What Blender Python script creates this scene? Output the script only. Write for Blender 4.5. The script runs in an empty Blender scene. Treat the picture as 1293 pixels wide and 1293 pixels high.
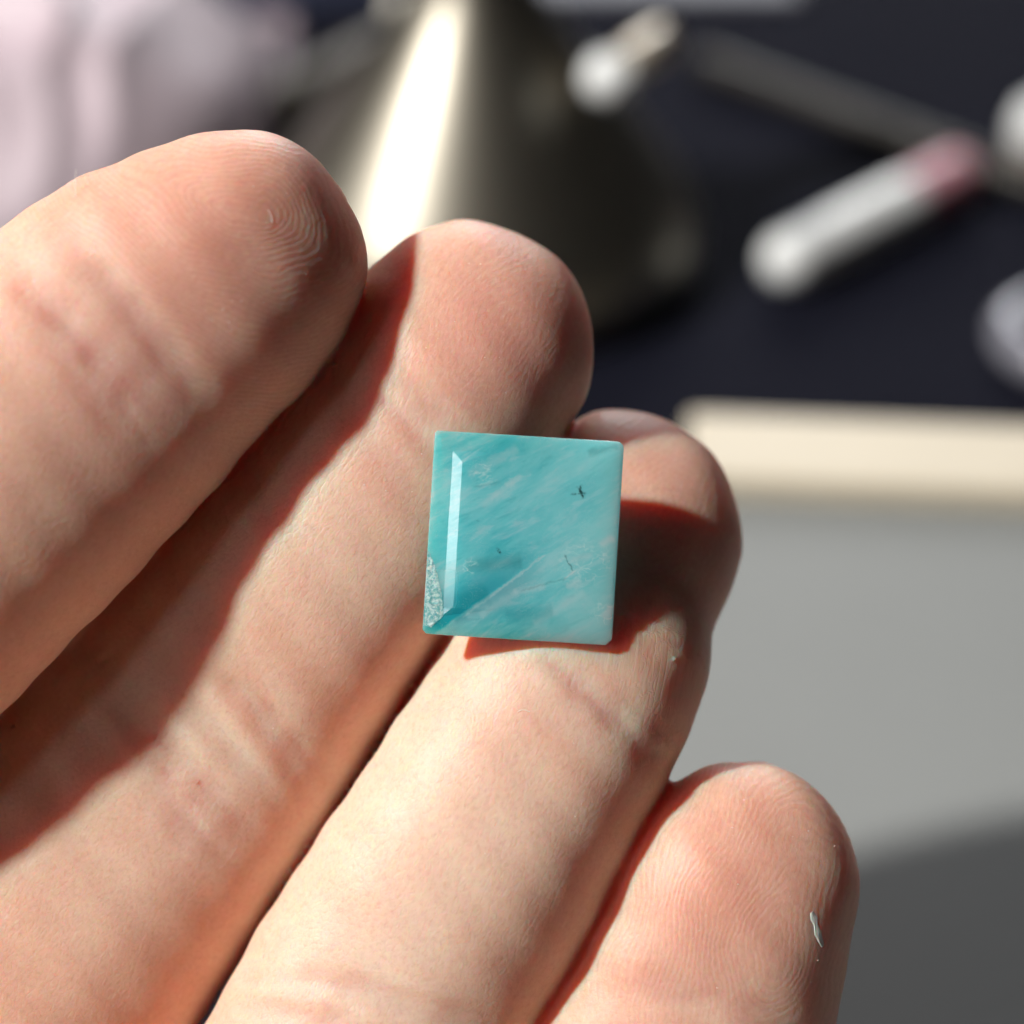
import bpy, bmesh, math, random
import numpy as np
from mathutils import Matrix, Vector
random.seed(7); rng = np.random.default_rng(7)
sc = bpy.context.scene
MM = 0.001
# ------------------------------------------------------------------ camera
F = 2850.0            # focal length in photo pixels (1293 px frame)
CX = CY = 646.5
PITCH = math.radians(35.0)
CAMH = 150.0          # mm above the table
FOCUS = 150.0
sp, cp = math.sin(PITCH), math.cos(PITCH)
CR = np.array([[1, 0, 0], [0, sp, -cp], [0, cp, sp]], float)   # columns: right, up, back
CL = np.array([0, 0, CAMH], float)
cam = bpy.data.cameras.new('camera'); camo = bpy.data.objects.new('camera', cam)
sc.collection.objects.link(camo); sc.camera = camo
camo.matrix_world = Matrix([[*CR[0], CL[0]*MM], [*CR[1], CL[1]*MM], [*CR[2], CL[2]*MM], [0, 0, 0, 1]])
cam.sensor_width = 36; cam.lens = 36*F/1293; cam.clip_start = 0.005; cam.clip_end = 20
cam.dof.use_dof = True; cam.dof.focus_distance = (FOCUS+1.0)*MM; cam.dof.aperture_fstop = cam.lens/6.2
cam.dof.aperture_blades = 0

def cpt(px, py, d):            # pixel + depth -> camera-frame mm
    return np.array([(px-CX)/F*d, (CY-py)/F*d, -d])
def wpt(px, py, d):            # -> world mm
    return CR @ cpt(px, py, d) + CL
def tpt(px, py, z=0.0):        # pixel on the horizontal plane z (mm) -> world mm
    v = (CY-py)/F
    return wpt(px, py, (CAMH-z)/(sp-v*cp))

# ------------------------------------------------------------------ light
w = bpy.data.worlds.new('World'); sc.world = w; w.use_nodes = True
bg = w.node_tree.nodes['Background']; bg.inputs[0].default_value = (0.95, 0.95, 1.0, 1); bg.inputs[1].default_value = 0.014
HAND_C = wpt(660, 690, 152)
LDIR = CR @ np.array([-1.30, 0.92, 1.0]); LDIR /= np.linalg.norm(LDIR)   # towards the lamp
def area(name, pos, target, size, power, col, shape='DISK', size_y=None):
    l = bpy.data.lights.new(name, 'AREA'); l.shape = shape; l.size = size; l.energy = power; l.color = col
    if size_y: l.size_y = size_y
    o = bpy.data.objects.new(name, l); sc.collection.objects.link(o)
    p = Vector(pos*MM); t = Vector(target*MM)
    o.location = p; o.rotation_euler = (t-p).to_track_quat('-Z', 'Y').to_euler()
    return o
area('key_lamp', HAND_C+LDIR*700, HAND_C, 0.045, 8.6, (1.0, 0.97, 0.92))
WDIR = CR @ np.array([-0.71, 0.044, 0.70]); WDIR /= np.linalg.norm(WDIR)
area('bevel_reflection_light', HAND_C+WDIR*900, HAND_C, 0.12, 0.5, (0.95, 0.98, 1.0), 'RECTANGLE', 0.32)  # added unseen light, aimed so the stone's left bevel reflects it
BDIR = CR @ np.array([0.10, 0.88, -0.60]); BDIR /= np.linalg.norm(BDIR)
area('board_fill_light', HAND_C+BDIR*1100, HAND_C, 0.45, 6.0, (0.97, 0.98, 1.0), 'RECTANGLE', 0.45)  # added unseen fill that lifts the hand's shadow on the board
sc.view_settings.view_transform = 'Standard'; sc.view_settings.look = 'None'
sc.view_settings.exposure = 0.0; sc.view_settings.gamma = 1.0
sc.render.engine = 'CYCLES'
sc.cycles.use_denoising = True
sc.cycles.max_bounces = 5; sc.cycles.diffuse_bounces = 3; sc.cycles.glossy_bounces = 3; sc.cycles.use_adaptive_sampling = True; sc.cycles.adaptive_threshold = 0.05; sc.cycles.adaptive_min_samples = 16; sc.cycles.caustics_reflective = False; sc.cycles.caustics_refractive = False

# ------------------------------------------------------------------ node helper
class NT:
    def __init__(s, name):
        s.m = bpy.data.materials.new(name); s.m.use_nodes = True
        s.t = s.m.node_tree; s.b = s.t.nodes['Principled BSDF']
    def n(s, typ, **kw):
        nd = s.t.nodes.new(typ)
        for k, v in kw.items(): setattr(nd, k, v)
        return nd
    def put(s, sock, v):
        if isinstance(v, bpy.types.NodeSocket): s.t.links.new(v, sock)
        elif v is not None: sock.default_value = v
    def math(s, op, a, b=None, c=None, clamp=False):
        nd = s.n('ShaderNodeMath', operation=op, use_clamp=clamp)
        for i, v in enumerate((a, b, c)): s.put(nd.inputs[i], v) if v is not None else None
        return nd.outputs[0]
    def mix(s, f, a, b, mode='MIX'):
        nd = s.n('ShaderNodeMix', data_type='RGBA', blend_type=mode); nd.clamp_factor = True
        s.put(nd.inputs[0], f); s.put(nd.inputs[6], a); s.put(nd.inputs[7], b)
        return nd.outputs[2]
    def noise(s, vec, scale, detail=3, rough=.5, dist=0):
        nd = s.n('ShaderNodeTexNoise'); s.put(nd.inputs['Vector'], vec)
        nd.inputs['Scale'].default_value = scale; nd.inputs['Detail'].default_value = detail
        nd.inputs['Roughness'].default_value = rough; nd.inputs['Distortion'].default_value = dist
        return nd.outputs[0]
    def attr(s, name, out='Fac'):
        return s.n('ShaderNodeAttribute', attribute_name=name).outputs[out]
    def ramp(s, fac, stops):
        nd = s.n('ShaderNodeValToRGB'); s.put(nd.inputs[0], fac)
        el = nd.color_ramp.elements
        while len(el) < len(stops): el.new(0.5)
        for e, (p, c) in zip(el, stops): e.position = p; e.color = (*c, 1) if len(c) == 3 else c
        return nd.outputs[0]
    def smooth(s, v, a, b):
        nd = s.n('ShaderNodeMapRange', interpolation_type='SMOOTHSTEP'); nd.clamp = True
        s.put(nd.inputs[0], v); nd.inputs[1].default_value = a; nd.inputs[2].default_value = b
        return nd.outputs[0]
    def vmap(s, vec, loc=(0, 0, 0), rot=(0, 0, 0), scale=(1, 1, 1)):
        nd = s.n('ShaderNodeMapping'); s.put(nd.inputs[0], vec)
        nd.inputs[1].default_value = loc; nd.inputs[2].default_value = rot; nd.inputs[3].default_value = scale
        return nd.outputs[0]
    def bump(s, h, dist, strength=1.0, nrm=None):
        nd = s.n('ShaderNodeBump'); s.put(nd.inputs['Height'], h)
        nd.inputs['Distance'].default_value = dist; nd.inputs['Strength'].default_value = strength
        if nrm is not None: s.put(nd.inputs['Normal'], nrm)
        return nd.outputs[0]
    def set(s, **kw):
        for k, v in kw.items(): s.put(s.b.inputs[k.replace('_', ' ')], v)
        return s.m

def simple(name, col, rough=.5, metal=0., var=.15, scale=60., bump=0., bscale=400., **kw):
    t = NT(name); co = t.n('ShaderNodeTexCoord').outputs['Object']
    nz = t.noise(co, scale, 4, .6)
    a = tuple(min(1, c*(1+var)) for c in col)+(1,); b = tuple(c*(1-var) for c in col)+(1,)
    t.set(Base_Color=t.mix(nz, a, b), Roughness=rough, Metallic=metal, **kw)
    if bump: t.set(Normal=t.bump(t.noise(co, bscale, 3), bump))
    return t.m

def new_obj(name, verts, faces, mat, parent=None, smooth=True, mw=None):
    me = bpy.data.meshes.new(name)
    me.from_pydata([tuple(v) for v in verts], [], [tuple(f) for f in faces]); me.update()
    if smooth: me.polygons.foreach_set('use_smooth', [True]*len(me.polygons))
    if mat: me.materials.append(mat)
    o = bpy.data.objects.new(name, me); sc.collection.objects.link(o)
    if mw is not None: o.matrix_world = mw
    if parent: o.parent = parent
    return o
def tag(o, label=None, cat=None, group=None, kind=None):
    for k, v in (('label', label), ('category', cat), ('group', group), ('kind', kind)):
        if v: o[k] = v
    return o
def empty(name, loc_mm, rotz=0.0):
    o = bpy.data.objects.new(name, None); sc.collection.objects.link(o); o.empty_display_size = .01
    o.location = Vector(loc_mm)*MM; o.rotation_euler = (0, 0, rotz); return o
def frame(origin_mm, X, Y, Z):       # matrix from axes
    return Matrix([[X[i], Y[i], Z[i], origin_mm[i]*MM] for i in range(3)]+[[0, 0, 0, 1]])
def lathe(profile, n=64):            # profile [(r,z)] mm -> verts (m), faces
    V = []; Fc = []
    for r, z in profile:
        for k in range(n):
            a = 2*math.pi*k/n; V.append((r*math.cos(a)*MM, r*math.sin(a)*MM, z*MM))
    for i in range(len(profile)-1):
        for k in range(n):
            k2 = (k+1) % n; Fc.append((i*n+k, i*n+k2, (i+1)*n+k2, (i+1)*n+k))
    Fc.append(tuple(range(n-1, -1, -1))); Fc.append(tuple((len(profile)-1)*n+k for k in range(n)))
    return V, Fc
def bevel(o, wmm, seg=3):
    b = o.modifiers.new('bevel', 'BEVEL'); b.width = wmm*MM; b.segments = seg; b.limit_method = 'ANGLE'; return o
def box(x0, x1, y0, y1, z0, z1):
    V = [(x*MM, y*MM, z*MM) for x in (x0, x1) for y in (y0, y1) for z in (z0, z1)]
    return V, [(0, 1, 3, 2), (4, 6, 7, 5), (0, 4, 5, 1), (2, 3, 7, 6), (0, 2, 6, 4), (1, 5, 7, 3)]

# ================================================================== STRUCTURE: table
t = NT('navy_cloth'); co = t.n('ShaderNodeTexCoord').outputs['Object']
sx = t.n('ShaderNodeSeparateXYZ'); t.put(sx.inputs[0], co)
weave = t.math('MULTIPLY', t.math('SINE', t.math('MULTIPLY', sx.outputs[0], 9000.0)), t.math('SINE', t.math('MULTIPLY', sx.outputs[1], 9000.0)))
big = t.noise(co, 14, 4, .6)
NAVY = t.set(Base_Color=t.mix(big, (.006, .0065, .0135, 1), (.0105, .011, .020, 1)), Roughness=.9, Specular_IOR_Level=.08,
             Normal=t.bump(weave, .0002, .6))
N = 60; xs = np.linspace(-700, 700, N); ys = np.linspace(-350, 1200, N)
V = [(x*MM, y*MM, 0) for y in ys for x in xs]
Fc = [(j*N+i, j*N+i+1, (j+1)*N+i+1, (j+1)*N+i) for j in range(N-1) for i in range(N-1)]
tag(new_obj('table_top', V, Fc, NAVY), kind='structure')

# ================================================================== HAND (one continuous surface)
# spine: px, py, depth, half width, palm-side half thickness, back half thickness (mm)
FING = [
 # index
 [(434, 241, 153.6, 8.6, 6.6, 6.5), (350, 295, 152.5, 8.9, 7.6, 7), (261, 358, 152.0, 9.8, 8.0, 7.5), (158, 434, 151.6, 11.0, 7.9, 8.2),
  (0, 588, 151.4, 11.6, 8.5, 8.5), (-173, 785, 152, 11.0, 8.6, 8.5), (-371, 1010, 152, 11.2, 8.6, 9), (-600, 1290, 151, 11.5, 9, 9.5),
  (-830, 1640, 145, 12, 10, 11), (-960, 2050, 131, 13, 11, 12), (-1020, 2450, 116, 14, 12, 13)],
 # middle
 [(676, 311, 161.0, 8.4, 6.6, 6.5), (622, 392, 159.5, 8.8, 7.6, 7), (565, 485, 158.4, 9.0, 7.9, 7.5), (515, 570, 158.2, 9.2, 7.5, 8),
  (390, 742, 159.3, 10.2, 8.0, 8.3), (258, 906, 161.5, 11.9, 7.9, 8.7), (90, 1111, 161.5, 13.3, 8.8, 9.2), (-90, 1380, 158, 12.9, 9, 9.4),
  (-250, 1750, 147, 11, 9.5, 10), (-480, 2150, 128, 13, 11, 12), (-680, 2550, 111, 14, 12, 13)],
 # ring
 [(866, 548, 163.6, 8.0, 6.3, 6.3), (810, 632, 162, 8.5, 7.2, 7), (752, 752, 160.0, 8.7, 7.6, 7.5), (720, 864, 156.9, 8.95, 7.5, 8),
  (607, 1065, 155.8, 9.6, 8.0, 8.3), (495, 1250, 156.2, 10.1, 7.9, 8.7), (360, 1490, 154, 10, 8.4, 8.8), (190, 1780, 146, 10.3, 8.8, 9),
  (0, 2050, 135, 11, 10, 10), (-230, 2350, 122, 13, 11, 12), (-450, 2620, 111, 14, 12, 13)],
 # little
 [(962, 964, 157.5, 7.7, 6.2, 6), (947, 1042, 156.6, 8.2, 7.0, 6.6), (918, 1150, 156, 8.8, 7.3, 7), (868, 1300, 155.6, 9.7, 7.0, 7.4),
  (795, 1460, 154.5, 10.2, 7.4, 7.6), (770, 1650, 153, 9.2, 7.4, 8), (660, 1900, 145, 9.4, 8, 8.3), (480, 2130, 135, 10, 9, 9),
  (200, 2360, 125, 11, 10, 10), (-50, 2550, 117, 13, 11, 12), (-250, 2700, 111, 14, 12, 13)],
 # thumb, out of frame
 [(-1480, 1000, 126, 9, 7, 7), (-1430, 1120, 124, 10, 8, 8), (-1360, 1300, 122, 10.5, 8.5, 8.5), (-1280, 1520, 121, 11, 9, 9), (-1180, 1800, 121, 12, 10, 10), (-1060, 2100, 120, 13, 11, 11), (-1000, 2420, 116, 13, 11, 11)],
]
TWIST = [0.22, -0.05, -0.10, 0.0, 0.0]
class Finger: pass
def catmull(P, n):
    P = np.array(P, float); P = np.vstack([2*P[0]-P[1], P, 2*P[-1]-P[-2]]); out = []
    for i in range(1, len(P)-2):
        u = np.linspace(0, 1, n, endpoint=False)[:, None]; a, b, c, d = P[i-1:i+3]
        out.append(.5*((2*b)+(-a+c)*u+(2*a-5*b+4*c-d)*u*u+(-a+3*b-3*c+d)*u**3))
    out.append(P[-2][None]); return np.vstack(out)
fingers = []
for k, ctl in enumerate(FING):
    raw = np.array([np.r_[cpt(a, b, d), ww, tp, td] for a, b, d, ww, tp, td in ctl])
    D = catmull(raw, 40)
    seg = np.linalg.norm(np.diff(D[:, :3], axis=0), axis=1); S = np.r_[0, np.cumsum(seg)]
    M = int(S[-1]/0.5); Su = np.linspace(0, S[-1], M)
    D = np.stack([np.interp(Su, S, D[:, j]) for j in range(6)], 1)
    f = Finger(); f.S = Su; f.C = D[:, :3]
    T = np.gradient(f.C, Su, axis=0); T /= np.linalg.norm(T, axis=1)[:, None]
    nrm = np.array([math.sin(TWIST[k]), 0, math.cos(TWIST[k])])
    Nn = nrm-T*(T@nrm)[:, None]; Nn /= np.linalg.norm(Nn, axis=1)[:, None]
    f.T, f.N, f.B = T, Nn, np.cross(T, Nn)      # B lateral
    L = D[0, 3]*1.18
    def cap(Lc, e): q = np.clip(Su/Lc, 0, 1); return np.maximum((1-(1-q)**e)**(1/e), .02)
    f.w = D[:, 3]*cap(L, 2.15); f.tp = D[:, 4]*cap(L*1.15, 2.0); f.td = D[:, 5]*cap(L*.9, 2.2)
    # soft ends at the wrist
    endq = np.clip((Su[-1]-Su)/14, 0, 1); ec = np.maximum(np.sqrt(1-(1-endq)**2), .02)
    f.w *= ec; f.tp *= ec; f.td *= ec
    fingers.append(f)

def feval(f, P):
    P = P.astype(np.float32); n = len(P)
    out = np.empty(n, np.float32); so = np.empty(n, np.float32); xo = np.empty(n, np.float32)
    st = f.C[::8].astype(np.float32); st2 = (st**2).sum(1)
    for i in range(0, n, 60000):
        p = P[i:i+60000]
        j = (st2[None]-2*p@st.T).argmin(1)*8
        for _ in range(3):
            dl = p-f.C[j]; al = (dl*f.T[j]).sum(1)
            j = np.clip(j+np.rint(al/0.5).astype(int), 0, len(f.C)-1)
        dl = p-f.C[j]; al = (dl*f.T[j]).sum(1); s = f.S[j]+al
        x = (dl*f.B[j]).sum(1); y = (dl*f.N[j]).sum(1)
        ww = np.interp(s, f.S, f.w); tp = np.interp(s, f.S, f.tp); td = np.interp(s, f.S, f.td)
        tt = np.where(y > 0, tp, td)
        e = 2.25
        q = ((np.abs(x)/ww)**e+(np.abs(y)/tt)**e)**(1/e)
        v = (q-1)*np.minimum(ww, tt)
        rr = np.sqrt(x*x+y*y); v = np.where(ww < 1.5, np.minimum(v, np.maximum(rr-ww*.9, -.5)), v)
        v = np.maximum(v, np.maximum(-s-.02, s-f.S[-1]-.02))
        out[i:i+60000] = v; so[i:i+60000] = s; xo[i:i+60000] = x
    return out, so, xo
def smoothstep(a, b, x): q = np.clip((x-a)/(b-a), 0, 1); return q*q*(3-2*q)
def hand_f(P, full=False, near=None):      # near: per finger, which points can be touched by it
    d = s = xx = fid = None
    for k, f in enumerate(fingers):
        d2 = np.full(len(P), 60., np.float32); s2 = np.zeros(len(P), np.float32); x2 = np.zeros(len(P), np.float32)
        m = np.ones(len(P), bool) if near is None else near[k]
        if m.any(): d2[m], s2[m], x2[m] = feval(f, P[m])
        if k == 4: s2 = s2+42
        if k == 0:
            d, s, xx, fid = d2, s2, x2, np.zeros(len(P), int); alld = [d2]
            continue
        alld.append(d2)
        kk = .55+6.6*smoothstep(62, 98, np.minimum(np.where(d < 50, s, s2), np.where(d2 < 50, s2, s)))
        h = np.clip(.5+.5*(d2-d)/kk, 0, 1)
        nd = d2*(1-h)+d*h-kk*h*(1-h)
        tk = d2 < d
        fid[tk] = k; s = np.where(tk, s2, s); xx = np.where(tk, x2, xx); d = nd
    return (d, s, xx, fid, alld) if full else d

lo = np.min([f.C.min(0) for f in fingers], 0)-17; hi = np.max([f.C.max(0) for f in fingers], 0)+17
# keep the palm only as far as a little beyond the wrist crease
H = 0.41; CB = 5; HC = H*CB
nc = np.ceil((hi-lo)/HC).astype(int)+1
g = np.stack(np.meshgrid(*[lo[i]+HC*(np.arange(nc[i])+.5) for i in range(3)], indexing='ij'), -1).reshape(-1, 3)
cf, _, _, _, call = hand_f(g, True); cf = cf.reshape(nc)
act = np.argwhere(np.abs(cf) < HC*1.5)
nf = nc*CB
vol = np.full(nf, 9.0, np.float32)
vol = np.repeat(np.repeat(np.repeat(np.where(cf > 0, 9., -9.).astype(np.float32), CB, 0), CB, 1), CB, 2)
off = np.stack(np.meshgrid(*[np.arange(CB)]*3, indexing='ij'), -1).reshape(-1, 3)
idx = (act[:, None, :]*CB+off[None]).reshape(-1, 3)
ci = np.ravel_multi_index(act.T, nc); nearf = [np.repeat(c[ci] < 10, CB**3) for c in call]
vol[idx[:, 0], idx[:, 1], idx[:, 2]] = hand_f(lo+H*(idx+.5), near=nearf)
# surface nets
ins = vol < 0
c8 = [ins[a:nf[0]-1+a, b:nf[1]-1+b, c:nf[2]-1+c] for a in (0, 1) for b in (0, 1) for c in (0, 1)]
anyi = np.logical_or.reduce(c8); alli = np.logical_and.reduce(c8)
cells = np.argwhere(anyi & ~alli)
vid = np.full(nf-1, -1, np.int32); vid[cells[:, 0], cells[:, 1], cells[:, 2]] = np.arange(len(cells))
acc = np.zeros((len(cells), 3)); cnt = np.zeros(len(cells))
for ax in range(3):
    for b in (0, 1):
        for c in (0, 1):
            o0 = np.zeros(3, int); o1 = np.zeros(3, int); oth = [i for i in range(3) if i != ax]
            o0[oth[0]] = o1[oth[0]] = b; o0[oth[1]] = o1[oth[1]] = c; o1[ax] = 1
            i0 = cells+o0; i1 = cells+o1
            v0 = vol[i0[:, 0], i0[:, 1], i0[:, 2]]; v1 = vol[i1[:, 0], i1[:, 1], i1[:, 2]]
            m = (v0 < 0) != (v1 < 0); tt = np.where(m, v0/np.where(m, v0-v1, 1), 0)
            pt = o0+tt[:, None]*(o1-o0); acc += pt*m[:, None]; cnt += m
VX = lo+H*(cells+acc/cnt[:, None]+.5)
quads = []
for ax in range(3):
    oth = [(ax+1) % 3, (ax+2) % 3]
    sl0 = [slice(0, n) for n in nf]; sl1 = [slice(0, n) for n in nf]
    sl0[ax] = slice(0, nf[ax]-1); sl1[ax] = slice(1, nf[ax])
    A = ins[tuple(sl0)]; Bm = ins[tuple(sl1)]
    e = np.argwhere(A != Bm)
    e = e[(e[:, oth[0]] > 0) & (e[:, oth[1]] > 0)]
    e = e[(e[:, oth[0]] < nf[oth[0]]-1) & (e[:, oth[1]] < nf[oth[1]]-1)]
    inside_first = ins[e[:, 0], e[:, 1], e[:, 2]]
    def vv(da, db):
        q = e.copy(); q[:, oth[0]] -= da; q[:, oth[1]] -= db
        return vid[q[:, 0], q[:, 1], q[:, 2]]
    Q = np.stack([vv(1, 1), vv(0, 1), vv(0, 0), vv(1, 0)], 1)
    Q[~inside_first] = Q[~inside_first][:, ::-1]
    quads.append(Q)
quads = np.vstack(quads)
# pull the vertices onto the exact surface
_, _, _, _, va = hand_f(VX, True); nearv = [v < 8 for v in va]
d0 = hand_f(VX, near=nearv); eps = .12
G = np.stack([hand_f(VX+np.eye(3)[i]*eps, near=nearv)-d0 for i in range(3)], 1)/eps
g2 = np.maximum((G**2).sum(1), .15)
VX = VX-np.clip(d0/g2, -.3, .3)[:, None]*G
d0, SS, XX, FID, _ = hand_f(VX, True, nearv)
def mesh_normals(V, Q):
    n = np.cross(V[Q[:, 2]]-V[Q[:, 0]], V[Q[:, 3]]-V[Q[:, 1]]); out = np.zeros_like(V)
    for c in range(4): np.add.at(out, Q[:, c], n)
    return out/np.maximum(np.linalg.norm(out, axis=1), 1e-9)[:, None]
NRM = mesh_normals(VX, quads)
PXV = np.stack([CX+VX[:, 0]/-VX[:, 2]*F, CY-VX[:, 1]/-VX[:, 2]*F], 1)      # where each skin point lies, used as a flat chart of the palm side
front = smoothstep(.0, .35, NRM[:, 2])
def poly_dist(poly, sel):
    poly = np.array(poly, float); Q = PXV[sel]; best = np.full(len(Q), 1e9); bt = np.zeros(len(Q))
    n = len(poly)-1
    for i in range(n):
        a, b = poly[i], poly[i+1]; ab = b-a
        tq = np.clip(((Q-a)@ab)/(ab@ab), 0, 1)
        dd = np.linalg.norm(Q-(a+tq[:, None]*ab), axis=1); m = dd < best
        best[m] = dd[m]; bt[m] = (i+tq[m])/n
    return best/19.0, bt
RED = np.zeros(len(VX)); DISP = np.zeros(len(VX)); PALE = np.zeros(len(VX))
CREASES = [  # finger, polyline px, depth mm, half width mm, redness
 (0, [(105, 335), (135, 357), (166, 392), (217, 450), (262, 500)], .42, .75, .55),
 (0, [(40, 365), (72, 392), (104, 424), (157, 474), (212, 528)], .50, .95, .7),
 (0, [(0, 372), (60, 420), (120, 492), (165, 560)], .20, 1.4, .35),
 (1, [(285, 855), (309, 881), (352, 936), (392, 992)], .45, .75, .6),
 (1, [(150, 890), (206, 942), (262, 1000), (328, 1062)], .42, .85, .6),
 (1, [(140, 925), (200, 985), (240, 1050), (290, 1090)], .30, 1.1, .6),
 (1, [(235, 880), (275, 925), (330, 985)], .20, .5, .2),
 (1, [(476, 500), (520, 545), (560, 590)], .22, .6, .4),
 (1, [(500, 470), (545, 500), (600, 545)], .15, .6, .3),
 (2, [(690, 838), (711, 850), (753, 888), (791, 924), (832, 960)], .50, .7, .6),
 (2, [(770, 868), (806, 902), (845, 926)], .26, .55, .35),
 (2, [(320, 1232), (411, 1245), (487, 1262), (600, 1300)], .30, 1.0, .4),
 (2, [(300, 1270), (380, 1283), (470, 1306)], .30, .8, .45),
 (3, [(752, 1255), (820, 1250), (900, 1262), (990, 1295)], .16, 1.1, .3),
]
wob = .5*np.sin(VX[:, 0]*.9+VX[:, 1]*.55)+.3*np.sin(VX[:, 0]*-1.6+VX[:, 1]*1.2+1)
for fk, poly, dep, wd, rd in list(CREASES):          # finer lines running beside the main folds
    for _ in range(4):
        o_ = np.array([random.uniform(-32, 32), random.uniform(-22, 22)]); n_ = len(poly)
        i0 = random.randint(0, 1); sub = poly[i0:] if n_ > 2 else poly
        CREASES.append((fk, [tuple(np.array(q)+o_+np.array([random.uniform(-7, 7), random.uniform(-7, 7)])) for q in sub], random.uniform(.06, .13), random.uniform(.26, .4), .12))
for fk, poly, dep, wd, rd in CREASES:
    lo_, hi_ = np.min(poly, 0)-90, np.max(poly, 0)+90
    sel = np.where((FID == fk) & (front > 0) & (PXV > lo_).all(1) & (PXV < hi_).all(1))[0]
    dd, bt = poly_dist(poly, sel); win = np.sin(np.pi*np.clip(bt*.9+.05, 0, 1))**.6*front[sel]
    q = (dd+wob[sel]*.5*wd)/wd
    dep = dep*(.7 if fk == 0 else 1.0)
    DISP[sel] += -.72*dep*np.exp(-q*q)*win+.12*dep*np.exp(-((np.abs(dd)-2.0*wd)/(1.1*wd))**2)*win
    RED[sel] += .42*rd*np.exp(-(dd/(wd*1.7))**2)*win
    PALE[sel] += .25*np.exp(-((dd-3.0*wd)/(1.5*wd))**2)*win
BL = [  # finger, px, py, radius px, redness (pads pinker, middle phalanges paler; index also darkened in colour for its weaker light)
 (0, 330, 300, 150, .55), (0, 150, 280, 160, .12), (0, 130, 470, 150, .3), (0, 200, 560, 150, .3), (0, 430, 330, 80, .35), (1, 640, 410, 130, .75), (1, 700, 450, 70, .3), (1, 240, 1040, 70, .25),
 (1, 480, 570, 70, .3), (2, 850, 620, 130, .5), (2, 880, 740, 110, .45), (3, 960, 1120, 170, .38), (3, 900, 1220, 120, .2), (2, 720, 900, 60, .3),
 (1, 520, 840, 70, .25), (2, 780, 1010, 60, .12)]
for fk, a, b, r, v in BL:
    RED += v*np.exp(-((PXV-np.array([a, b]))**2).sum(1)/(r*r))*(FID == fk)
for fk, a, b, r, v in [(1, 420, 700, 130, .7), (1, 130, 1130, 120, .5), (2, 590, 1030, 190, .8), (0, 20, 620, 120, .3), (1, 190, 870, 60, .4), (2, 690, 840, 60, .5), (2, 480, 1180, 120, .6)]:
    PALE += v*np.exp(-((PXV-np.array([a, b]))**2).sum(1)/(r*r))*(FID == fk)
# soft unevenness of the flesh
DISP += .10*np.sin(VX[:, 0]*.55+1.0)*np.sin(VX[:, 1]*.48+.4)+.05*np.sin(VX[:, 0]*1.3+VX[:, 1]*.9)
VX = VX+NRM*DISP[:, None]
# friction ridges: phase of a loop or whorl around each fingertip's core
PH = np.zeros(len(VX)); AMP = np.zeros(len(VX))
CORE = [(336, 276, (.93, .32), 2.6, .36), (640, 400, (.54, -.84), 1.8, .46), (846, 640, (.54, -.84), 1.8, .46), (985, 1180, (.25, -.97), 2.3, .38)]
for k, (a, b, ax, el, pitch) in enumerate(CORE):
    m = FID == k; q = (PXV[m]-np.array([a, b]))/19.0
    ax = np.array(ax)/np.hypot(*ax); u = q@ax; v = q@np.array([-ax[1], ax[0]])
    if k == 0:       # loop: open towards the left, wrapped round the core on the right
        uu = np.where(u < 0, u/4.2, u/1.15); vv_ = v+.018*u*u*np.sign(v)*(u < 0)
    else:
        uu = u/el; vv_ = v
    r = np.sqrt(uu**2+vv_**2+.02)
    r = r+.30*np.sin(.7*u+.4*v)+.16*np.sin(1.3*v-.9*u+1)
    PH[m] = 2*np.pi*r/pitch
    s_end = [19.5, 17.5, 19, 21][k]
    AMP[m] = (1-smoothstep(s_end-6, s_end+1.5, SS[m]))*[.42, .22, .22, .38][k]
hm = bpy.data.meshes.new('hand')
org = np.array(cpt(-100, 1500, 150))
hm.vertices.add(len(VX)); hm.vertices.foreach_set('co', ((VX-org)*MM).astype(np.float32).ravel())
hm.loops.add(quads.size); hm.loops.foreach_set('vertex_index', quads.ravel().astype(np.int32))
hm.polygons.add(len(quads)); hm.polygons.foreach_set('loop_start', np.arange(0, quads.size, 4, dtype=np.int32))
try: hm.polygons.foreach_set('loop_total', np.full(len(quads), 4, np.int32))
except Exception: pass
hm.polygons.foreach_set('use_smooth', np.ones(len(quads), bool))
hm.update(calc_edges=True); hm.validate()
for nm, arr in (('red', RED), ('pale', PALE), ('ridge', PH), ('ridge_amp', AMP)):
    a = hm.attributes.new(nm, 'FLOAT', 'POINT'); a.data.foreach_set('value', arr.astype(np.float32))
a = hm.attributes.new('fco', 'FLOAT_VECTOR', 'POINT')
a.data.foreach_set('vector', np.stack([XX, SS, FID*40.0+VX[:, 2]*.3], 1).astype(np.float32).ravel())
hand = bpy.data.objects.new('hand', hm); sc.collection.objects.link(hand)
hand.matrix_world = frame(CR@org+CL, CR[:, 0], CR[:, 1], CR[:, 2])
tag(hand, 'open bare hand seen palm up, four fingers side by side holding the blue stone', 'hand')

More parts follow.
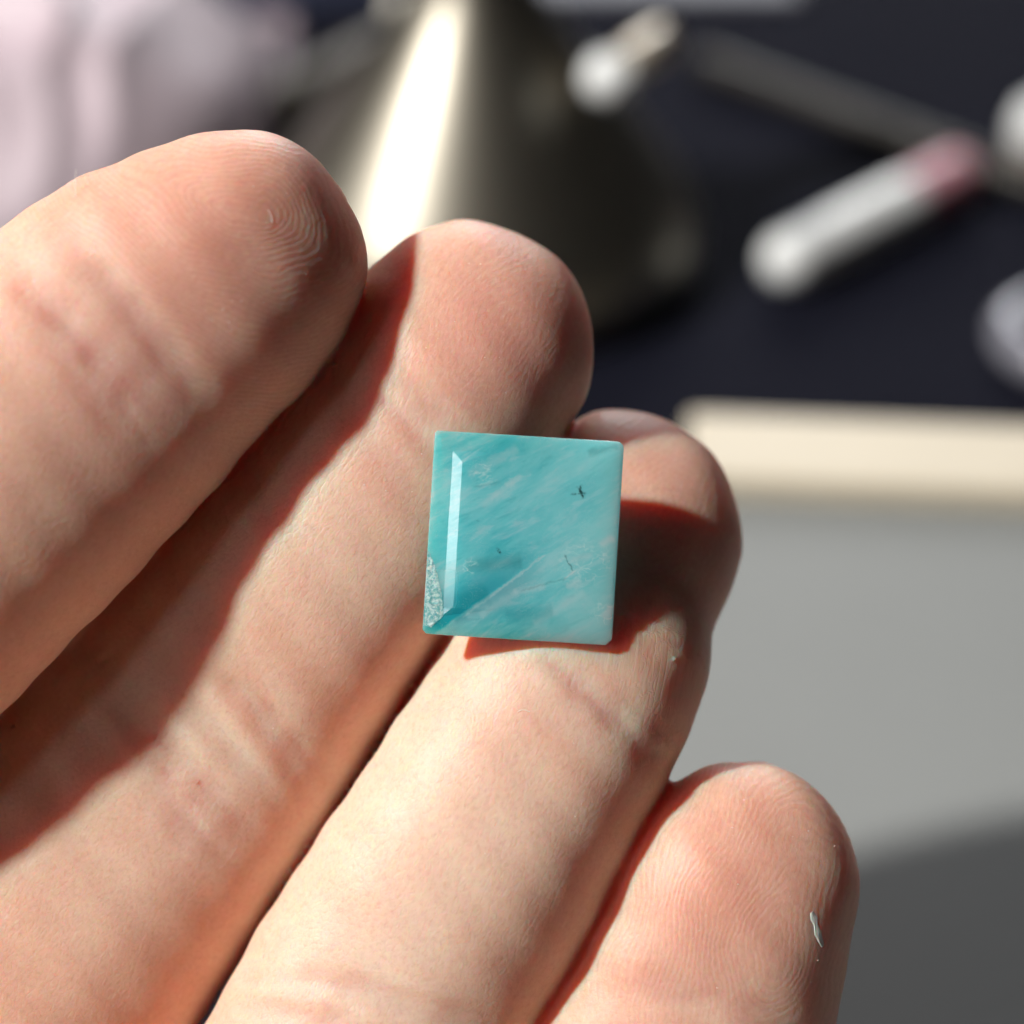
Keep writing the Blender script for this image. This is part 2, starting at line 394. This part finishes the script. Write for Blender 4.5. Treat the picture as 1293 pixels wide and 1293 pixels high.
t = NT('skin'); fco = t.attr('fco', 'Vector'); red = t.attr('red'); pale = t.attr('pale'); ph = t.attr('ridge'); am = t.attr('ridge_amp')
mott = t.noise(fco, .35, 3, .6); fine = t.noise(fco, 2.2, 2, .6)
base = t.mix(t.smooth(mott, .3, .7), (.70, .405, .295, 1), (.75, .465, .35, 1))
base = t.mix(t.math('MULTIPLY', pale, .8, clamp=True), base, (.76, .60, .48, 1))
redf = t.math('MULTIPLY', red, t.math('ADD', .6, t.math('MULTIPLY', mott, .25)), clamp=True)
base = t.mix(redf, base, (.64, .30, .25, 1))
base = t.mix(t.math('MULTIPLY', t.smooth(fine, .45, .8), .18), base, (.55, .26, .20, 1))
sinr = t.math('SINE', t.math('ADD', ph, t.math('MULTIPLY', t.noise(fco, .7, 2, .6), 9.0)))
rid = t.math('MULTIPLY', sinr, am)
base = t.mix(t.math('MULTIPLY', t.math('SUBTRACT', 0, rid), .42, clamp=True), base, (.50, .22, .17, 1))  # shade of the ridge grooves put into the skin colour
cells = t.n('ShaderNodeTexVoronoi', feature='DISTANCE_TO_EDGE'); t.put(cells.inputs['Vector'], t.vmap(fco, scale=(2.8, 1.7, 1))); cells.inputs['Scale'].default_value = 1.0
flat = t.smooth(cells.outputs[0], 0, .22)
cellh = t.math('MULTIPLY', flat, t.math('SUBTRACT', 1.0, t.math('MULTIPLY', am, 1.6), clamp=True))
fleck = t.noise(t.vmap(fco, scale=(1.0, .55, 1.0)), 4.0, 2.5, .7); pore = fleck
base = t.mix(t.math('MULTIPLY', t.smooth(fleck, .52, .30), .20), base, (.50, .22, .16, 1))
base = t.mix(t.math('MULTIPLY', t.smooth(fleck, .55, .75), .22), base, (.85, .68, .56, 1))
hh = t.math('ADD', t.math('ADD', t.math('MULTIPLY', rid, .42), t.math('MULTIPLY', cellh, .30)), t.math('MULTIPLY', fleck, 1.0))
b2 = t.bump(hh, .000045, .8)
t.b.subsurface_method = 'RANDOM_WALK'
t.set(Base_Color=base, Subsurface_Weight=1.0, Subsurface_Radius=(1.0, .20, .095), Subsurface_Scale=.0060, Subsurface_Anisotropy=.0,
      Roughness=t.math('ADD', .38, t.math('MULTIPLY', pore, .2)), IOR=1.42, Specular_IOR_Level=.42, Normal=b2)
hm.materials.append(t.m)

# ================================================================== GEM
GD = 149.8
gc = wpt(660.5, 679, GD)
ga = math.radians(3.55)
gx = CR @ np.array([math.cos(ga), -math.sin(ga), 0]); gy = CR @ np.array([math.sin(ga), math.cos(ga), 0]); gz = CR[:, 2]
GM = frame(gc, gx, gy, gz)
k = GD/F
HW, HH = 119.5*k, 128.5*k
def ring(l, r, tp, bt, z, ch, zr=None):   # rectangle inset on each side with cut corners (TL, TR, BR, BL); z left, zr right
    zr = z if zr is None else zr
    x0, x1, y0, y1 = -HW+l, HW-r, -HH+bt, HH-tp
    a, b, c, d = ch
    P = [(x0+a, y1), (x0+a+2.6, y1)]
    P += [(x1-b+b*math.sin(q), y1-b+b*math.cos(q)) for q in np.linspace(0, math.pi/2, 5)]     # rounded corner
    P += [(x1, y0+c), (x1-c, y0), (x0+d+2.6, y0), (x0+d, y0), (x0, y0+d), (x0, y1-a)]
    return [(x, y, z+(zr-z)*min(1, max(0, (x-x0-d)/2.4))) for x, y in P]
ch = (.16, .45, .4, .25)
layers = [ring(3.2, 3.2, 3.4, 3.4, -3.9, (.1, .1, .1, .1)), ring(1.5, 1.5, 1.6, 1.6, -2.0, (.2, .3, .3, .2)), ring(0, 0, 0, 0, -.45, ch), ring(0, 0, 0, 0, .05, ch, .44),
          ring(1.28, .14, 1.25, 1.25, .22, (.05, .38, .34, .05), .49), ring(1.95, .26, 1.95, 1.9, .50, (.04, .34, .3, .04))]
NG = len(layers[0])
V = [(a*MM, b*MM, c*MM) for L in layers for a, b, c in L]; Fc = []
for i in range(len(layers)-1):
    for j in range(NG):
        j2 = (j+1) % NG; Fc.append((i*NG+j2, i*NG+j, (i+1)*NG+j, (i+1)*NG+j2))
Fc.append(tuple(range(NG))); Fc.append(tuple((len(layers)-1)*NG+NG-1-j for j in range(NG)))
t = NT('teal_stone'); co = t.n('ShaderNodeTexCoord').outputs['Object']
pm = t.vmap(co, scale=(1000, 1000, 1000))            # in mm
rot = t.vmap(pm, rot=(0, 0, math.radians(-33)))
st = t.vmap(rot, scale=(.11, .36, .4)); st2 = t.vmap(rot, scale=(.42, 1.5, 1.1))
n1 = t.noise(st, 1.0, 5, .62, .6); n2 = t.noise(st2, 1.0, 5, .65, .4); n3 = t.noise(pm, .22, 2)
body = t.ramp(n1, [(.30, (.06, .53, .61)), (.42, (.13, .62, .69)), (.51, (.20, .68, .74)), (.60, (.28, .72, .775)), (.72, (.38, .70, .76))])
body = t.mix(t.math('MULTIPLY', t.smooth(n2, .50, .70), .50), body, (.50, .74, .80, 1))
body = t.mix(t.math('MULTIPLY', t.smooth(n2, .47, .28), .5), body, (.06, .46, .52, 1))
sep = t.n('ShaderNodeSeparateXYZ'); t.put(sep.inputs[0], pm); GX, GY = sep.outputs[0], sep.outputs[1]
wig = t.math('MULTIPLY', t.math('SUBTRACT', t.noise(pm, 1.9, 5, .75), .5), .62)
def stroke(x0, y0, x1, y1, wd, soft=1.0, wigk=1.0):     # a thin streak inside the stone, coordinates mm
    L = math.hypot(x1-x0, y1-y0); ux, uy = (x1-x0)/L, (y1-y0)/L
    al = t.math('ADD', t.math('MULTIPLY', t.math('SUBTRACT', GX, x0), ux), t.math('MULTIPLY', t.math('SUBTRACT', GY, y0), uy))
    ac = t.math('ADD', t.math('MULTIPLY', t.math('SUBTRACT', GX, x0), -uy), t.math('MULTIPLY', t.math('SUBTRACT', GY, y0), ux))
    ac = t.math('ABSOLUTE', t.math('ADD', ac, t.math('MULTIPLY', wig, wigk)))
    a = t.smooth(ac, wd, wd*(1-soft)-1e-4)
    e = t.math('MULTIPLY', t.smooth(al, -.15, .15), t.smooth(al, L+.15, L-.15))
    return t.math('MULTIPLY', a, e)
def gp(px, py):    # zoomed-crop pixel (500..820 at 4.04x) -> gem mm
    x, y = 500+px/4.0406-660.5, 510+py/4.0406-679
    return ((x*math.cos(ga)+y*math.sin(ga))*k, -(-x*math.sin(ga)+y*math.cos(ga))*k)
def strokes(body, lst, col, gate=None):
    for (a, b, c, d, wd, amt, wk) in lst:
        m = t.math('MULTIPLY', stroke(*gp(a, b), *gp(c, d), wd, 1.0, wk), amt)
        if gate is not None: m = t.math('MULTIPLY', m, gate)
        body = t.mix(m, body, col)
    return body
body = t.mix(t.math('MULTIPLY', t.smooth(GX, -2.0, 6.5), .55), body, (.34, .76, .80, 1))
# saturated zone ended by a straight fracture running up from the lower left
(xa, ya), (xb, yb) = gp(190, 1180), gp(760, 770); Lq = math.hypot(xb-xa, yb-ya); ux, uy = (xb-xa)/Lq, (yb-ya)/Lq
fal = t.math('ADD', t.math('MULTIPLY', t.math('SUBTRACT', GX, xa), ux), t.math('MULTIPLY', t.math('SUBTRACT', GY, ya), uy))
fac_ = t.math('ADD', t.math('ADD', t.math('MULTIPLY', t.math('SUBTRACT', GX, xa), -uy), t.math('MULTIPLY', t.math('SUBTRACT', GY, ya), ux)), t.math('MULTIPLY', wig, .5))
sat = t.math('MULTIPLY', t.math('MULTIPLY', t.smooth(fac_, -.06, .12), t.smooth(fac_, 2.6, .2)), t.math('MULTIPLY', t.smooth(fal, -.5, .8), t.smooth(fal, Lq+1.0, Lq*.35)))
body = t.mix(t.math('MULTIPLY', sat, .95), body, (.008, .40, .50, 1))
grey = t.math('MULTIPLY', t.math('MULTIPLY', t.smooth(fac_, .06, -.12), t.smooth(fac_, -2.2, -.2)), t.math('MULTIPLY', t.smooth(fal, .2, 1.4), t.smooth(fal, Lq+.5, Lq*.6)))
body = t.mix(t.math('MULTIPLY', grey, .65), body, (.20, .46, .53, 1))
body = strokes(body, [(340, 1090, 760, 770, .13, .5, .9), (600, 960, 760, 930, .35, .4, 1), (430, 1080, 620, 960, .45, .35, 1), (560, 420, 640, 370, .3, .45, 1.0), (440, 520, 600, 400, .4, .3, 1.4),
                      (860, 890, 915, 850, .10, .9, .3), (1040, 720, 1110, 680, .45, .6, 1), (880, 800, 1000, 770, .35, .4, 1), (370, 360, 620, 230, .5, .3, 1), (870, 930, 940, 900, .4, .45, 1), (1060, 1090, 1100, 1030, .5, .45, 1),
                      (700, 1120, 960, 960, .5, .3, 1)], (.58, .76, .80, 1))
body = strokes(body, [(860, 770, 900, 850, .07, .7, .7), (640, 950, 870, 890, .12, .25, 1.2), (360, 830, 640, 800, .8, .25, 1.2), (400, 425, 530, 400, .16, .2, 1.0), (980, 250, 1130, 215, .45, .35, 1.2)], (.05, .17, .17, 1))
brk = t.smooth(t.noise(pm, 6.0, 3, .7), .40, .56)
body = strokes(body, [(942, 418, 950, 480, .15, .95, .7), (895, 462, 965, 455, .12, .9, .7), (516, 738, 534, 762, .13, .95, .5), (925, 425, 958, 470, .14, .9, .6), (416, 596, 424, 600, .06, .8, .1)], (.012, .05, .045, 1), brk)
body = strokes(body, [(250, 1040, 470, 960, 1.0, .55, 1.0), (300, 1100, 360, 1080, .5, .5, .6), (560, 1080, 800, 1060, .9, .35, 1)], (.02, .36, .42, 1))
scr = t.n('ShaderNodeTexVoronoi', feature='F1', voronoi_dimensions='2D'); t.put(scr.inputs['Vector'], t.vmap(pm, scale=(1.6, 1.6, 1.6)))
painted_glint = t.math('MULTIPLY', t.smooth(scr.outputs['Distance'], .11, .05), t.smooth(t.noise(pm, .8, 2), .46, .56))  # bright sparkles painted into the stone's colour
body = t.mix(t.math('MULTIPLY', painted_glint, .8), body, (.80, .90, .90, 1))
crk = t.n('ShaderNodeTexVoronoi', feature='DISTANCE_TO_EDGE', voronoi_dimensions='2D')
wv3 = t.n('ShaderNodeVectorMath', operation='MULTIPLY_ADD'); nzc = t.n('ShaderNodeTexNoise'); t.put(nzc.inputs['Vector'], pm); nzc.inputs['Scale'].default_value = 1.4
t.put(wv3.inputs[0], nzc.outputs['Color']); wv3.inputs[1].default_value = (1.6, 1.6, 0); t.put(wv3.inputs[2], t.vmap(pm, rot=(0, 0, .6), scale=(.8, 1.5, 1)))
t.put(crk.inputs['Vector'], wv3.outputs[0]); crk.inputs['Scale'].default_value = 1.0
def blob(px, py, r):
    x, y = gp(px, py)
    return t.smooth(t.math('SQRT', t.math('ADD', t.math('POWER', t.math('SUBTRACT', GX, x), 2.0), t.math('POWER', t.math('SUBTRACT', GY, y), 2.0))), r, r*.25)
zone = t.math('MAXIMUM', t.math('MAXIMUM', blob(960, 800, 2.2), blob(1070, 1060, 1.3)), t.math('MAXIMUM', blob(380, 830, .8), blob(440, 350, 1.2)))
edge = t.math('MULTIPLY', t.math('MULTIPLY', t.smooth(crk.outputs[0], .05, .0), t.smooth(n2, .40, .58)), zone)
body = t.mix(t.math('MULTIPLY', edge, .8), body, (.75, .92, .93, 1))
patch = t.math('MULTIPLY', t.math('MULTIPLY', t.smooth(t.noise(t.vmap(rot, scale=(.8, 1.8, 1)), 1.3, 4, .7), .54, .68), zone), .7)
body = t.mix(patch, body, (.58, .86, .87, 1))
wear = t.math('ADD', .09, t.math('MULTIPLY', t.math('MULTIPLY', t.smooth(GY, -1.0, -3.6), t.math('MULTIPLY', t.smooth(GX, -3.9, -4.3), t.smooth(GY, -5.3, -4.6))), .32))
t.set(Base_Color=body, Subsurface_Weight=1.0, Subsurface_Radius=(.45, 1.0, 1.0), Subsurface_Scale=.005, Roughness=wear, IOR=1.66,
      Transmission_Weight=.28, Coat_Weight=1.0, Coat_Roughness=wear, Normal=t.bump(t.noise(pm, 3.0, 3), .00001, .5))
gem = empty('gemstone', gc); gem.rotation_mode = 'QUATERNION'; gem.matrix_world = GM
tag(gem, 'translucent teal rectangular cut gemstone lying across the middle fingers', 'gemstone')
body_o = new_obj('stone_body', V, Fc, t.m, gem, smooth=False); bevel(body_o, .05, 2)
# chipped lower-left corner: a rough sparkling break
poly = [gp(165, 745), (gp(190, 800)), gp(215, 880), gp(232, 960), gp(242, 1050), gp(238, 1085), gp(180, 1140), gp(146, 1130), gp(150, 1000), gp(158, 870)]
bm = bmesh.new()
def crown_z(x, y):
    u = x+HW; v = y+HH
    z1 = .05+min(u/1.28, 1)*.17 if u < 1.28 else .22+min((u-1.28)/.67, 1)*.28
    z2 = .05+min(v/1.25, 1)*.17 if v < 1.25 else .22+min((v-1.25)/.65, 1)*.28
    return min(z1, z2)
vs = [bm.verts.new((max(x, -HW+.01)*MM, max(y, -HH+.01)*MM, (crown_z(max(x, -HW+.01), max(y, -HH+.01))+.03)*MM)) for x, y in poly]
f0 = bm.faces.new(vs[::-1])
bmesh.ops.triangulate(bm, faces=[f0])
bmesh.ops.subdivide_edges(bm, edges=bm.edges[:], cuts=3, use_grid_fill=True)
for v in bm.verts:
    if not v.is_boundary: v.co.z += random.uniform(-.015, .03)*MM; v.co.x += random.uniform(-.03, .03)*MM
bmesh.ops.solidify(bm, geom=bm.faces[:], thickness=.00012)
me = bpy.data.meshes.new('chipped_corner'); bm.to_mesh(me); bm.free()
t = NT('stone_break'); co = t.n('ShaderNodeTexCoord').outputs['Object']
nb = t.noise(co, 5200, 4, .7)
t.set(Base_Color=t.mix(t.smooth(nb, .4, .62), (.10, .34, .36, 1), (.48, .62, .60, 1)), Roughness=.3, IOR=1.66, Normal=t.bump(t.noise(co, 9000, 3, .7), .00003, 1.0), Subsurface_Weight=.3, Subsurface_Scale=.0004)
me.materials.append(t.m); chip = bpy.data.objects.new('chipped_corner', me); sc.collection.objects.link(chip); chip.parent = gem
chip['label'] = 'rough whitish chipped corner of the stone'

# ================================================================== TRAY (grey board with a pale wooden rim)
WOOD = simple('pale_wood', (.66, .585, .455), .55, 0, .06, 25, .0001, 300)
BOARD = simple('grey_board', (.24, .25, .247), .7, 0, .05, 30, .00005, 900)
a0 = tpt(870, 517, 5); b0 = tpt(1293, 534, 5)
dx = b0-a0; ang = math.atan2(dx[1], dx[0])
tray = empty('framed_board', (a0[0], a0[1], 0), ang)
tag(tray, 'flat grey board with pale wooden rim behind the little finger', 'board')
def child(name, bx, mat, bev=.6, parent=tray):
    o = new_obj(name, *bx, mat, parent, smooth=False); return bevel(o, bev)
TW = 300
bpy.context.view_layer.update()
ti = tray.matrix_world.inverted()
le = ti @ Vector(tpt(690, 1293, 2)*MM)                    # where the left edge of the board runs to
ex, ey = le.x/MM, le.y/MM; TD = 230; ex = ex*(-TD)/ey
V = [(x*MM, y*MM, z*MM) for z in (.4, 2.0) for x, y in ((1.5, -14.0), (TW, -14.0), (TW, -TD), (ex+1.5, -TD))]
o = new_obj('board', V, [(3, 2, 1, 0), (4, 5, 6, 7), (0, 1, 5, 4), (1, 2, 6, 5), (2, 3, 7, 6), (3, 0, 4, 7)], BOARD, tray, smooth=False); bevel(o, .2)
child('rim', box(0, TW, -13.9, 0, .3, 5), WOOD, .9)

# ================================================================== WHITE STICK WITH PINK END
def bar(name, p0, p1, prof, mat, n=32, parent=None):     # lathed along p0->p1; prof [(frac, r mm)]
    d = p1-p0; L = np.linalg.norm(d); z = d/L
    x = np.cross([0, 0, 1.0], z); x /= np.linalg.norm(x); y = np.cross(z, x)
    V, Fc = lathe([(r, fr*L) for fr, r in prof], n)
    o = new_obj(name, V, Fc, mat, None, True, frame(p0, x, y, z))
    if parent:
        mw = o.matrix_world.copy(); o.parent = parent; o.matrix_world = mw
    return o
def rounded(r, n=6, L=40.0, f0=0., f1=1., start=True, end=True):
    P = []
    if start: P += [(f0+(r-r*math.cos(a))/L, max(r*math.sin(a), .05)) for a in np.linspace(0, math.pi/2, n)]
    else: P += [(f0, r), (f0+.02/L, r), (f0+.3/L, r)]
    if end: P += [(f1-(r-r*math.sin(a))/L, max(r*math.cos(a), .05)) for a in np.linspace(0, math.pi/2, n)]
    else: P += [(f1-.3/L, r), (f1-.02/L, r), (f1, r)]
    return P
WHITE = simple('white_plastic', (.84, .86, .86), .35, 0, .04)
PINK = simple('pink_plastic', (.62, .30, .36), .3, 0, .05, Subsurface_Weight=.4, Subsurface_Scale=.002)
p0 = tpt(974, 340, 4.1); p1 = tpt(1226, 212, 4.1); L = np.linalg.norm(p1-p0)
stick = empty('applicator_stick', (p0[0], p0[1], 0))
bpy.context.view_layer.update()
tag(stick, 'short white rod with a pink end lying on the dark cloth', 'stick')
bar('shaft', p0, p0+(p1-p0)*.66, rounded(3.9, 6, L*.66, end=False), WHITE, parent=stick)
bar('pink_end', p0+(p1-p0)*.661, p1, rounded(3.8, 6, L*.34, start=False), PINK, parent=stick)

# ================================================================== STEEL BELL
STEEL = simple('brushed_steel', (.26, .24, .20), .40, 1.0, .05, 80)
bc = tpt(600, 6, 37)
bell = empty('steel_dome', (bc[0], bc[1], 0))
tag(bell, 'dark polished steel bell shaped dome standing behind the fingers', 'dome')
bpy.context.view_layer.update()
prof = [(28.4, .3), (29.4, .8), (30.2, 2.5), (30.4, 5), (29.8, 8), (28.4, 11.2), (26.2, 14.5), (22.9, 19), (19.6, 23.5), (16.3, 28), (13.0, 32.3), (10.4, 36), (8.0, 39.6), (6.2, 43), (5.4, 47), (5.2, 52)]
V, Fc = lathe(prof, 96); new_obj('shell', V, Fc, STEEL, bell)
V, Fc = lathe([(5.8, 52.1), (6.0, 53), (6.0, 60), (5.4, 61)], 48); new_obj('neck', V, Fc, STEEL, bell)
CREAM = simple('cream_enamel', (.80, .76, .66), .4)
kc = tpt(519, 52, 0); o = new_obj('cream_post', *lathe([(3.0, .3), (3.4, 1), (3.4, 26), (3.0, 27), (.3, 27.3)], 32), CREAM); o.location = Vector((kc[0], kc[1]+60, 0))*MM
kc = tpt(519, 20, 24); o.location = Vector((kc[0], kc[1], 0))*MM
tag(o, 'short cream post at the top edge just left of the dome', 'post')
CHROME = simple('chrome', (.85, .83, .80), .12, 1.0, .03)
# shiny peg + dull rod running to the right
pa = tpt(752, 110, 34); pb = tpt(842, 46, 34)
L = np.linalg.norm(pb-pa)
peg = empty('metal_peg', pa); bpy.context.view_layer.update()
tag(peg, 'small pale metal peg beside the dome, one end painted white for its highlight', 'peg')
bar('highlight_end', pa, pa+(pb-pa)*.36, rounded(3.3, 7, L*.36), WHITE, parent=peg)  # white colour stands in for the specular glare on this end
bar('shaft', pa+(pb-pa)*.33, pb, rounded(2.6, 7, L*.67), simple('beige_metal', (.55, .48, .38), .3, .3), parent=peg)
bar('foot', np.array([pa[0]*.5+pb[0]*.5, pa[1]*.5+pb[1]*.5, .3]), pa*.5+pb*.5, [(0, 1.6), (.95, 1.6)], CHROME, parent=peg)
DULL = simple('dull_metal', (.028, .025, .02), .5, .2, .2)
ra = tpt(880, 74, 2.2); rb = tpt(1330, 240, 2.2); L = np.linalg.norm(rb-ra)
rod = bar('metal_rod', ra, rb, rounded(2.1, 5, L), DULL); tag(rod, 'thin dull metal rod on the dark cloth above the pink ended stick', 'rod')
qa = tpt(262, 178, 4); qb = tpt(535, 40, 4); L = np.linalg.norm(qb-qa)
rod2 = bar('metal_bar', qa, qb, rounded(4.0, 5, L), simple('grey_bronze', (.075, .065, .05), .5, .3, .2)); tag(rod2, 'dull bronze bar lying to the left of the steel dome', 'bar')
# white bead at the right edge
wc = tpt(1310, 212); cap_o = empty('white_cap', (wc[0], wc[1], 0)); tag(cap_o, 'small white topped cap at the right edge near the rod', 'cap')
bpy.context.view_layer.update()
V, Fc = lathe([(4.0, .3), (4.2, 1), (4.2, 4.4)], 32); new_obj('base', V, Fc, simple('brown_grey', (.20, .17, .15), .5), cap_o)
V, Fc = lathe([(4.5, 4.6), (4.6, 5.5), (4.4, 8), (3.6, 9.8), (2, 10.6), (.2, 10.8)], 32); new_obj('top', V, Fc, WHITE, cap_o)
# ring at the right edge
rc = tpt(1362, 450); V = []; Fc = []; n, m2 = 48, 20
for i in range(n):
    for j in range(m2):
        a, b = 2*math.pi*i/n, 2*math.pi*j/m2
        V.append(((9.0+2.7*math.cos(b))*math.cos(a)*MM, (9.0+2.7*math.cos(b))*math.sin(a)*MM, 2.7*math.sin(b)*MM))
        Fc.append((i*m2+j, ((i+1) % n)*m2+j, ((i+1) % n)*m2+(j+1) % m2, i*m2+(j+1) % m2))
rg = new_obj('ring', V, Fc, simple('grey_glaze', (.20, .20, .235), .25, .1)); rg.location = Vector((rc[0], rc[1], 2.75))*MM
tag(rg, 'smooth grey ring on the dark cloth cut off by the right edge', 'ring')
# pale card at the top and blue box behind
cc = tpt(830, -22, 1); o = new_obj('pale_card', *box(-24, 24, -6, 30, .3, 2), simple('pale_card_paper', (.20, .205, .24), .6), None, False); o.location = Vector((cc[0], cc[1], 0))*MM
bevel(o, .4); tag(o, 'pale grey card at the top edge behind the metal peg', 'card')
cc = tpt(385, 10, 0); o = new_obj('blue_box', *box(-16, 20, -2, 30, .3, 9), simple('blue_box_card', (.05, .06, .11), .6), None, False); o.location = Vector((cc[0], cc[1], 0))*MM; o.rotation_euler.z = .2
bevel(o, .8); tag(o, 'dark blue box at the top edge behind the bronze bar', 'box')

# ================================================================== MAUVE CRUMPLED CLOTH
mc = tpt(-40, 175); n = 110; V = []; Fc = []
from mathutils import noise as mn
for j in range(n):
    for i in range(n):
        u, v = i/(n-1)*2-1, j/(n-1)*2-1
        x, y = u*46, v*46
        rr = (abs(u)**2.4+abs(v)**2.4)**(1/2.4)
        edge = max(0, 1-rr)**.42 if rr < 1 else 0
        q = Vector((x*.026, y*.026, 3.1))
        fold = 1-abs(mn.noise(q+Vector((mn.noise(q*1.3)*.8, mn.noise(q*1.3+Vector((5, 3, 1)))*.8, 0))))*2.0
        z = edge*(28+9*fold+2*mn.noise(q*2.4))+.4
        V.append(((x+3*mn.noise(q*2))*MM, (y+3*mn.noise(q*2+Vector((9, 9, 9))))*MM, z*MM))
for j in range(n-1):
    for i in range(n-1): Fc.append((j*n+i, j*n+i+1, (j+1)*n+i+1, (j+1)*n+i))
cl = new_obj('crumpled_cloth', V, Fc, simple('mauve_cloth', (.54, .44, .49), .5, 0, .1, 40, .0003, 700)); cl.location = Vector((mc[0], mc[1], 0))*MM
sm = cl.modifiers.new('solid', 'SOLIDIFY'); sm.thickness = .0004
tag(cl, 'heap of crumpled pale mauve cloth in the upper left corner', 'cloth')

# ================================================================== SMALL THINGS ON THE SKIN
def skin_at(px, py):
    dd = ((PXV-np.array([px, py]))**2).sum(1); c = np.where((dd < max(14**2, dd.min()*1.5)) & (NRM[:, 2] > -.3))[0]
    if len(c) == 0: return None
    near = c[VX[c, 2] > VX[c, 2].max()-3]; i = near[dd[near].argmin()]
    p = VX[i]+(cpt(px, py, -VX[i, 2])-VX[i])*np.array([1, 1, 0]); nn = NRM[i]
    p = p.copy(); p[2] = VX[i, 2]-((p[0]-VX[i, 0])*nn[0]+(p[1]-VX[i, 1])*nn[1])/max(nn[2], .3)
    return CR@p+CL, CR@nn
FLAKE = simple('dry_skin', (.86, .76, .68), .75, 0, .1, 900, Subsurface_Weight=.5, Subsurface_Scale=.0003)
LINT = simple('pale_lint', (.80, .76, .70), .5)
def flake(name, path, wd, label):
    pts = [skin_at(*q) for q in path]; pts = [q for q in pts if q is not None]
    V = []; Fc = []
    for i, (p, nn) in enumerate(pts):
        a = pts[max(i-1, 0)][0]; b = pts[min(i+1, len(pts)-1)][0]; tg = (b-a)/np.linalg.norm(b-a); sd = np.cross(tg, nn)
        ww = wd*[.35, .9, .55, 1.0, .7, .4][i % 6]*random.uniform(.8, 1.2)
        for u, hgt in ((-1, -.01), (-.6, .03), (0, .05), (.7, .04), (1, -.01)):
            V.append((p+sd*ww*u+nn*(hgt*random.uniform(.6, 1.2))-pts[0][0])*MM)
    for i in range(len(pts)-1):
        for j in range(4): Fc.append((i*5+j, i*5+j+1, (i+1)*5+j+1, (i+1)*5+j))
    o = new_obj(name, V, Fc, FLAKE, None, False); o.location = Vector(pts[0][0])*MM
    m = o.modifiers.new('solid', 'SOLIDIFY'); m.thickness = .00005
    tag(o, label, 'flake')
flake('skin_flake', [(1025, 1152), (1028, 1160), (1030, 1168), (1033, 1178), (1036, 1187), (1039, 1195)], .34, 'whitish dry skin flake on the little fingertip')
def fibre(name, path, r, label, lift=.04, free=None):
    pts = [skin_at(*q) for q in path]; P = [p+nn*lift for p, nn in pts]
    if free is not None: P = [P[0]+(CR@np.array(f_)) for f_ in free]
    V = []; Fc = []
    for i, p in enumerate(P):
        a = P[max(i-1, 0)]; b = P[min(i+1, len(P)-1)]; tg = (b-a)/np.linalg.norm(b-a)
        x = np.cross(tg, CR[:, 2]+.01); x /= np.linalg.norm(x); y = np.cross(tg, x)
        for q in range(5):
            an = 2*math.pi*q/5; V.append((p+(x*math.cos(an)+y*math.sin(an))*r-P[0])*MM)
    for i in range(len(P)-1):
        for q in range(5): Fc.append((i*5+q, i*5+(q+1) % 5, (i+1)*5+(q+1) % 5, (i+1)*5+q))
    o = new_obj(name, V, Fc, LINT); o.location = Vector(P[0])*MM; tag(o, label, 'fibre', 'stray fibres')
fibre('lint_fibre', [(654, 899), (657, 897), (661, 896.5), (665, 897), (669, 899)], .035, 'tiny curved white fibre on the ring finger below the stone')
fibre('lint_fibre', [(338, 265), (341, 269), (343, 274), (344, 281)], .02, 'fine pale fibre lying on the index fingertip print')
fibre('hair', [(96, 246)], .025, 'single fine hair standing on the upper edge of the index finger', 0, [(0, -.4, 0), (-.02, .4, .1), (.0, 1.0, .15), (.05, 1.6, .2)])
# fine dust on the skin
V = []; Fc = []
zones = [(135, 165, 440, 470, 9), (200, 420, 200, 420, 34), (420, 640, 560, 800, 40), (300, 470, 820, 1000, 14), (560, 780, 860, 1100, 26), (850, 1080, 1000, 1290, 26), (520, 700, 330, 520, 14)]
for x0, x1, y0, y1, c in zones:
    for _ in range(c):
        h_ = skin_at(random.uniform(x0, x1), random.uniform(y0, y1))
        if h_ is None: continue
        p, nn = h_; r = random.choice((.022, .03, .03, .045)); b0 = len(V)
        ax = np.cross(nn, [.3, .5, .8]); ax /= np.linalg.norm(ax); ay = np.cross(nn, ax)
        e = random.uniform(.7, 2.2)
        for q in (ax*r*e, ay*r, -ax*r*e, -ay*r): V.append((p+q-HAND_C)*MM)
        V.append((p+nn*r*1.3-HAND_C)*MM)
        for q in range(4): Fc.append((b0+q, b0+(q+1) % 4, b0+4))
du = new_obj('dust', V, Fc, LINT, None, False); du.location = Vector(HAND_C)*MM
tag(du, 'fine pale dust specks scattered over the fingers', 'dust', kind='stuff')
